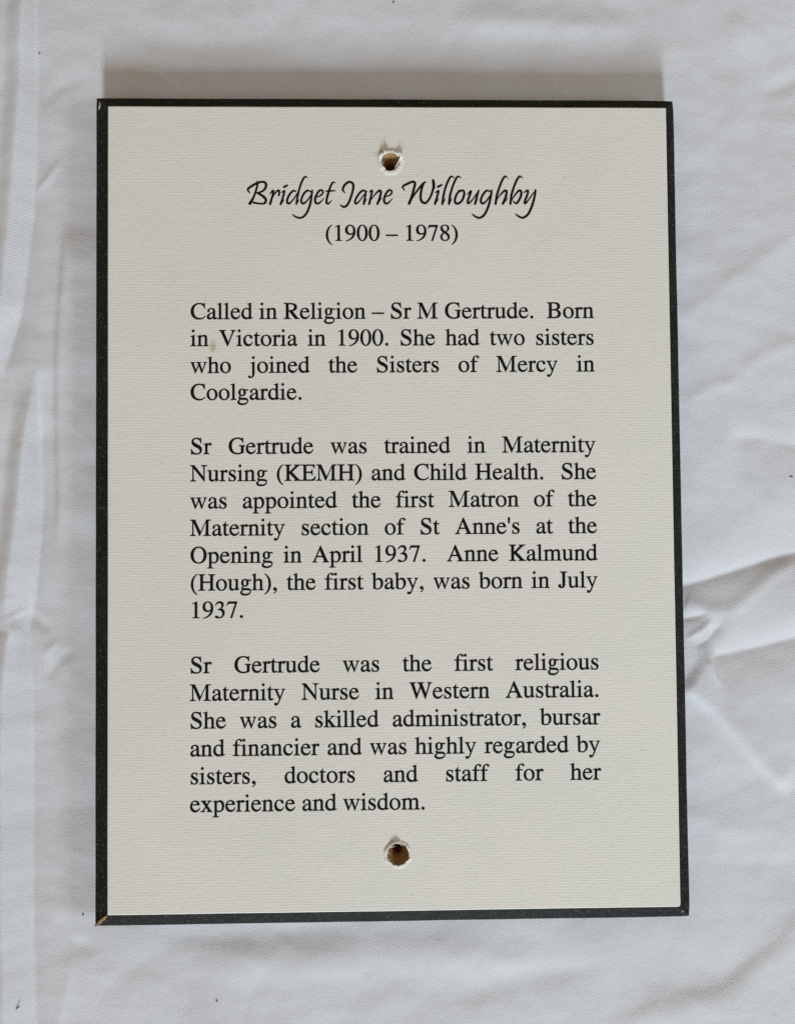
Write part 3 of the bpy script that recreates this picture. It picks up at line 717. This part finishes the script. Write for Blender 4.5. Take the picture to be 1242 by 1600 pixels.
# the name: flowing script, written stroke by stroke (u, v in 1/7.7625 pixels from an origin; widths per stroke point)
def script_strokes():
    S = []
    def A(o, *pts): S.append((o, pts))
    a, b, c = (380, 260), (530, 260), (690, 260)
    # B
    A(a, (80, 322, 16), (58, 278, 26), (108, 238, 30), (165, 206, 30), (215, 190, 26), (258, 192, 28), (278, 218, 32), (272, 262, 30), (243, 295, 26), (205, 314, 22), (160, 323, 16))
    A(a, (170, 178, 12), (178, 200, 24), (165, 265, 26), (140, 345, 26), (112, 405, 32), (83, 452, 38))
    A(a, (160, 318, 18), (215, 345, 30), (255, 374, 32), (276, 405, 32), (270, 438, 30), (243, 453, 24), (190, 451, 22), (128, 440, 26))
    # r i
    A(a, (322, 340, 6), (345, 312, 22), (368, 296, 26), (360, 345, 26), (345, 400, 28), (328, 456, 30))
    A(a, (348, 405, 6), (380, 340, 16), (420, 294, 26), (440, 304, 26), (434, 352, 24))
    A(a, (462, 325, 6), (485, 305, 20), (502, 300, 24), (492, 345, 26), (472, 412, 26), (456, 458, 30)); A(a, (468, 445, 16), (485, 425, 12), (501, 402, 6))
    A(a, (494, 253, 24), (514, 243, 28), (536, 230, 22))
    # d
    A(a, (642, 308, 14), (612, 296, 24), (572, 330, 26), (542, 385, 26), (534, 432, 28), (553, 452, 26), (590, 425, 20), (635, 365, 16), (668, 310, 12))
    A(a, (786, 143, 8), (752, 126, 22), (718, 175, 26), (686, 260, 26), (665, 350, 26), (652, 415, 26), (646, 458, 24)); A(a, (655, 445, 16), (668, 425, 12), (682, 400, 6))
    # g
    A(a, (825, 310, 14), (778, 295, 24), (735, 335, 26), (710, 392, 26), (708, 432, 28), (730, 453, 26), (768, 425, 20), (808, 372, 16), (845, 315, 12))
    A(a, (838, 292, 22), (832, 345, 26), (815, 450, 28), (782, 545, 28), (740, 605, 26), (690, 626, 24), (640, 613, 22), (598, 584, 12))
    # e t
    A(a, (878, 378, 10), (925, 362, 18), (962, 332, 22), (966, 298, 22), (932, 292, 26), (896, 335, 26), (874, 395, 28), (878, 438, 28), (908, 453, 24), (945, 428, 18), (978, 388, 8))
    A(a, (1122, 203, 8), (1090, 196, 22), (1062, 240, 26), (1035, 320, 28), (1014, 398, 28), (1012, 442, 28), (1034, 453, 22), (1076, 412, 8))
    A(a, (1003, 303, 14), (1055, 299, 20), (1112, 297, 16))
    # J
    A(b, (72, 322, 10), (44, 286, 26), (62, 235, 28), (100, 198, 28), (140, 191, 26), (171, 222, 30), (166, 290, 28), (140, 380, 28), (106, 458, 28), (68, 492, 28), (38, 486, 24), (14, 468, 10))
    # a n e
    A(b, (336, 308, 14), (285, 295, 26), (240, 335, 26), (202, 395, 26), (192, 436, 26), (206, 453, 24), (240, 428, 18), (288, 362, 14), (326, 312, 12))
    A(b, (326, 300, 20), (316, 362, 26), (298, 456, 28)); A(b, (306, 442, 16), (320, 422, 12), (333, 395, 6))
    A(b, (362, 318, 6), (385, 300, 22), (400, 298, 24), (390, 350, 26), (364, 456, 28))
    A(b, (376, 425, 6), (428, 350, 16), (482, 298, 26), (506, 310, 28), (492, 380, 28), (464, 456, 28)); A(b, (474, 440, 16), (494, 415, 12), (518, 382, 6))
    A(b, (542, 368, 10), (598, 358, 18), (633, 330, 22), (635, 298, 22), (602, 292, 26), (566, 335, 26), (545, 395, 28), (550, 438, 28), (576, 453, 24), (612, 428, 18), (648, 390, 8))
    # W
    A(b, (792, 290, 12), (768, 250, 24), (822, 215, 28), (888, 188, 28), (918, 205, 30), (906, 270, 30), (882, 360, 30), (848, 452, 34))
    A(b, (856, 440, 16), (900, 362, 20), (965, 270, 24), (1012, 215, 26), (1044, 192, 20))
    A(b, (1022, 205, 26), (998, 280, 28), (986, 370, 30), (1000, 425, 30), (1040, 447, 28), (1075, 420, 26), (1110, 360, 26), (1136, 285, 28), (1146, 230, 36), (1138, 175, 32), (1138, 162, 20)); A(b, (1145, 252, 14), (1166, 266, 8))
    # i l l
    A(b, (1162, 328, 6), (1188, 305, 20), (1204, 300, 24), (1192, 350, 26), (1160, 456, 28)); A(b, (1170, 444, 16), (1188, 422, 12), (1206, 392, 6))
    A(b, (1195, 250, 24), (1215, 240, 28), (1242, 226, 22))
    A(c, (152, 143, 8), (116, 124, 22), (82, 170, 26), (46, 260, 26), (22, 355, 28), (8, 457, 28)); A(c, (16, 445, 16), (30, 422, 12), (46, 388, 6))
    A(c, (236, 143, 8), (197, 124, 22), (163, 172, 26), (128, 260, 26), (102, 355, 28), (88, 457, 28)); A(c, (96, 445, 16), (110, 420, 12), (124, 388, 6))
    # o u
    A(c, (216, 292, 20), (180, 345, 26), (160, 405, 28), (166, 442, 28), (198, 453, 26), (243, 420, 26), (270, 352, 28), (270, 308, 26), (244, 294, 24), (196, 324, 10))
    A(c, (308, 348, 6), (335, 318, 20), (356, 304, 24), (338, 360, 26), (314, 425, 26), (324, 449, 26), (368, 412, 16), (415, 345, 14), (447, 300, 12))
    A(c, (447, 297, 22), (428, 365, 26), (404, 456, 28)); A(c, (412, 442, 16), (424, 422, 12), (436, 392, 6))
    # g h
    A(c, (592, 310, 14), (548, 295, 24), (506, 335, 26), (478, 392, 26), (475, 432, 28), (498, 453, 26), (538, 425, 20), (578, 370, 16), (610, 312, 12))
    A(c, (605, 292, 22), (598, 350, 26), (574, 460, 28), (534, 560, 28), (492, 612, 26), (450, 626, 24), (408, 611, 22), (370, 582, 12))
    A(c, (802, 143, 8), (767, 124, 22), (733, 172, 26), (697, 260, 26), (670, 350, 28), (652, 457, 28))
    A(c, (660, 422, 6), (708, 350, 16), (762, 298, 26), (787, 310, 28), (772, 380, 28), (740, 456, 28)); A(c, (752, 442, 16), (775, 420, 12), (800, 382, 6))
    # b y
    A(c, (981, 143, 8), (943, 124, 22), (908, 172, 26), (872, 260, 26), (845, 350, 28), (832, 455, 28))
    A(c, (840, 425, 8), (888, 350, 18), (935, 297, 26), (964, 312, 28), (956, 370, 28), (928, 425, 26), (902, 452, 22), (868, 428, 16))
    A(c, (992, 325, 6), (1025, 300, 20), (1046, 298, 24), (1036, 350, 26), (1006, 425, 26), (1012, 450, 26), (1050, 410, 16), (1100, 340, 14), (1140, 296, 12))
    A(c, (1136, 292, 24), (1126, 365, 26), (1096, 475, 28), (1054, 570, 28), (1012, 612, 26), (974, 626, 24), (932, 608, 22), (895, 582, 12))
    return S

def ribbon(pts):
    """smooth variable width stroke through (x, y, width) -> closed contour"""
    n = len(pts); out = []
    def cr(p0, p1, p2, p3, t):
        return [0.5*((2*b)+(-a+c)*t+(2*a-5*b+4*c-d)*t*t+(-a+3*b-3*c+d)*t**3) for a, b, c, d in zip(p0, p1, p2, p3)]
    for i in range(n-1):
        p0 = pts[i-1] if i else [2*x-y for x, y in zip(pts[0], pts[1])]
        p3 = pts[i+2] if i+2 < n else [2*x-y for x, y in zip(pts[-1], pts[-2])]
        for k in range(7): out.append(cr(p0, pts[i], pts[i+1], p3, k/7))
    out.append(list(pts[-1]))
    L, R = [], []
    for i, p in enumerate(out):
        a, b = out[max(i-1, 0)], out[min(i+1, len(out)-1)]
        d = Vector((b[0]-a[0], b[1]-a[1])).normalized(); nn = Vector((-d.y, d.x)); wq = max(p[2], 3)*0.51
        L.append((p[0]+nn.x*wq, p[1]+nn.y*wq)); R.append((p[0]-nn.x*wq, p[1]-nn.y*wq))
    return L, R, out

V, Fc = [], []
for si, (o, pts) in enumerate(script_strokes()):
    L, R, cen = ribbon([list(map(float, p)) for p in pts])
    zz = ZI+0.0016*si
    def add(u, v):
        x, y = unp(o[0]+u/7.7625, o[1]+v/7.7625); V.append((x, y, zz)); return len(V)-1
    li = [add(*p) for p in L]; ri = [add(*p) for p in R]
    for i in range(len(li)-1):
        Fc.append((li[i], li[i+1], ri[i+1], ri[i]))
    for end, sgn in ((0, -1), (-1, 1)):                                   # rounded pen ends
        cx, cy, wd = cen[end]; wd = max(wd, 3)*0.51
        p, q = L[end], R[end]; a0 = math.atan2(p[1]-cy, p[0]-cx)
        step = -math.pi/8*sgn
        fan = [add(cx+wd*math.cos(a0+step*k), cy+wd*math.sin(a0+step*k)) for k in range(9)]
        Fc.append(tuple(fan))
name = mesh('script_name', V, Fc, M_ink, plaque)

# knocks on the black edges
def chip(pts, mat):
    """little irregular flake lying along 3D points (x, y, z, radius) in mm"""
    V, Fc = [], []; n = 6
    for i, (x, y, z, r) in enumerate(pts):
        a = pts[max(i-1, 0)]; b = pts[min(i+1, len(pts)-1)]
        d = Vector((b[0]-a[0], b[1]-a[1], b[2]-a[2])).normalized()
        s = d.cross(Vector((0, 0, 1))).normalized(); u = s.cross(d)
        for k in range(n):
            t = 2*math.pi*k/n; rr = r*(0.75+0.5*random.random())
            v = Vector((x, y, z))+s*rr*math.cos(t)+u*rr*0.55*math.sin(t); V.append(tuple(v))
    for i in range(len(pts)-1):
        Fc += ring_faces(i*n, (i+1)*n, n)
    return mesh('edge_chip', V, Fc, mat, board)
fx, fy = FC[3]; ox, oy = OC[3]
chip([(ox+(fx-ox)*t, oy+(fy-oy)*t, T-2.35+1.9*t, r) for t, r in ((-0.02, 0.15), (0.12, 0.6), (0.26, 0.5), (0.42, 0.75), (0.58, 0.55), (0.7, 0.7), (0.86, 0.4), (0.97, 0.12))], M_chip)
def on_bevel(px, py, z): return (*unp(px, py, z-T), z)
chip([(*on_bevel(155.6, 158, T-1.9), 0.1), (*on_bevel(157, 162.5, T-1.75), 0.3), (*on_bevel(156.6, 167, T-1.8), 0.38), (*on_bevel(155, 172.5, T-1.95), 0.12)], M_pale)
chip([(*on_bevel(1063, 1425, T-1.35), 0.08), (*on_bevel(1066, 1424.5, T-1.35), 0.22), (*on_bevel(1068.5, 1422, T-1.35), 0.08)], M_pale)
chip([(*on_bevel(1058, 624, T-2.3), 0.1), (*on_bevel(1059.5, 622, T-2.3), 0.25), (*on_bevel(1062, 620.5, T-2.2), 0.08)], M_pale)

# ---------------------------------------------------------------- lint on the cloth
def lint(px, py, ang, length, r, bend, label):
    x, y = unp(px, py, -T); V, Fc = [], []; n = 6; m = 7
    c, s = math.cos(math.radians(ang)), math.sin(math.radians(ang))
    z = max(cloth_z(x+q*c*length/2, y+q*s*length/2) for q in (-1, 0, 1))
    for i in range(m):
        t = i/(m-1)-0.5; off = bend*(0.25-t*t)*4
        p = (t*length*c-off*s, t*length*s+off*c)
        rr = r*(1-1.3*t*t*2)
        for k in range(n):
            a = 2*math.pi*k/n
            V.append((p[0]-s*rr*math.cos(a), p[1]+c*rr*math.cos(a), r*0.5+rr*math.sin(a)))
    for i in range(m-1): Fc += ring_faces(i*n, (i+1)*n, n)
    Fc += [tuple(range(n))[::-1], tuple(range((m-1)*n, m*n))]
    o = mesh('lint_fibre', V, Fc, M_lint, smooth=True)
    o.location = (x*MM, y*MM, z*MM)
    o['label'] = label; o['category'] = 'lint'; o['group'] = 'dark lint fibres on the white cloth'
lint(31.5, 1571, 40, 2.0, 0.22, 0.08, 'thick dark lint fibre on the pressed pleat in the bottom left corner')
lint(131, 1428, -60, 1.0, 0.22, 0.05, "small dark lint speck beside the plaque's chipped bottom left corner")
lint(60, 80, 10, 0.8, 0.20, 0.0, 'dark lint speck beside the bright pleat at upper left of the cloth')
lint(339, 1563, -50, 0.9, 0.20, 0.1, "dark lint speck on the cloth below the plaque's bottom edge")
lint(1236, 745, -10, 1.5, 0.2, 0.1, 'dark lint fibre at the right border of the cloth above the sharp creases')
lint(615, 3, 60, 1.0, 0.2, 0.1, "dark lint speck at the top of the cloth above the plaque's shadow")
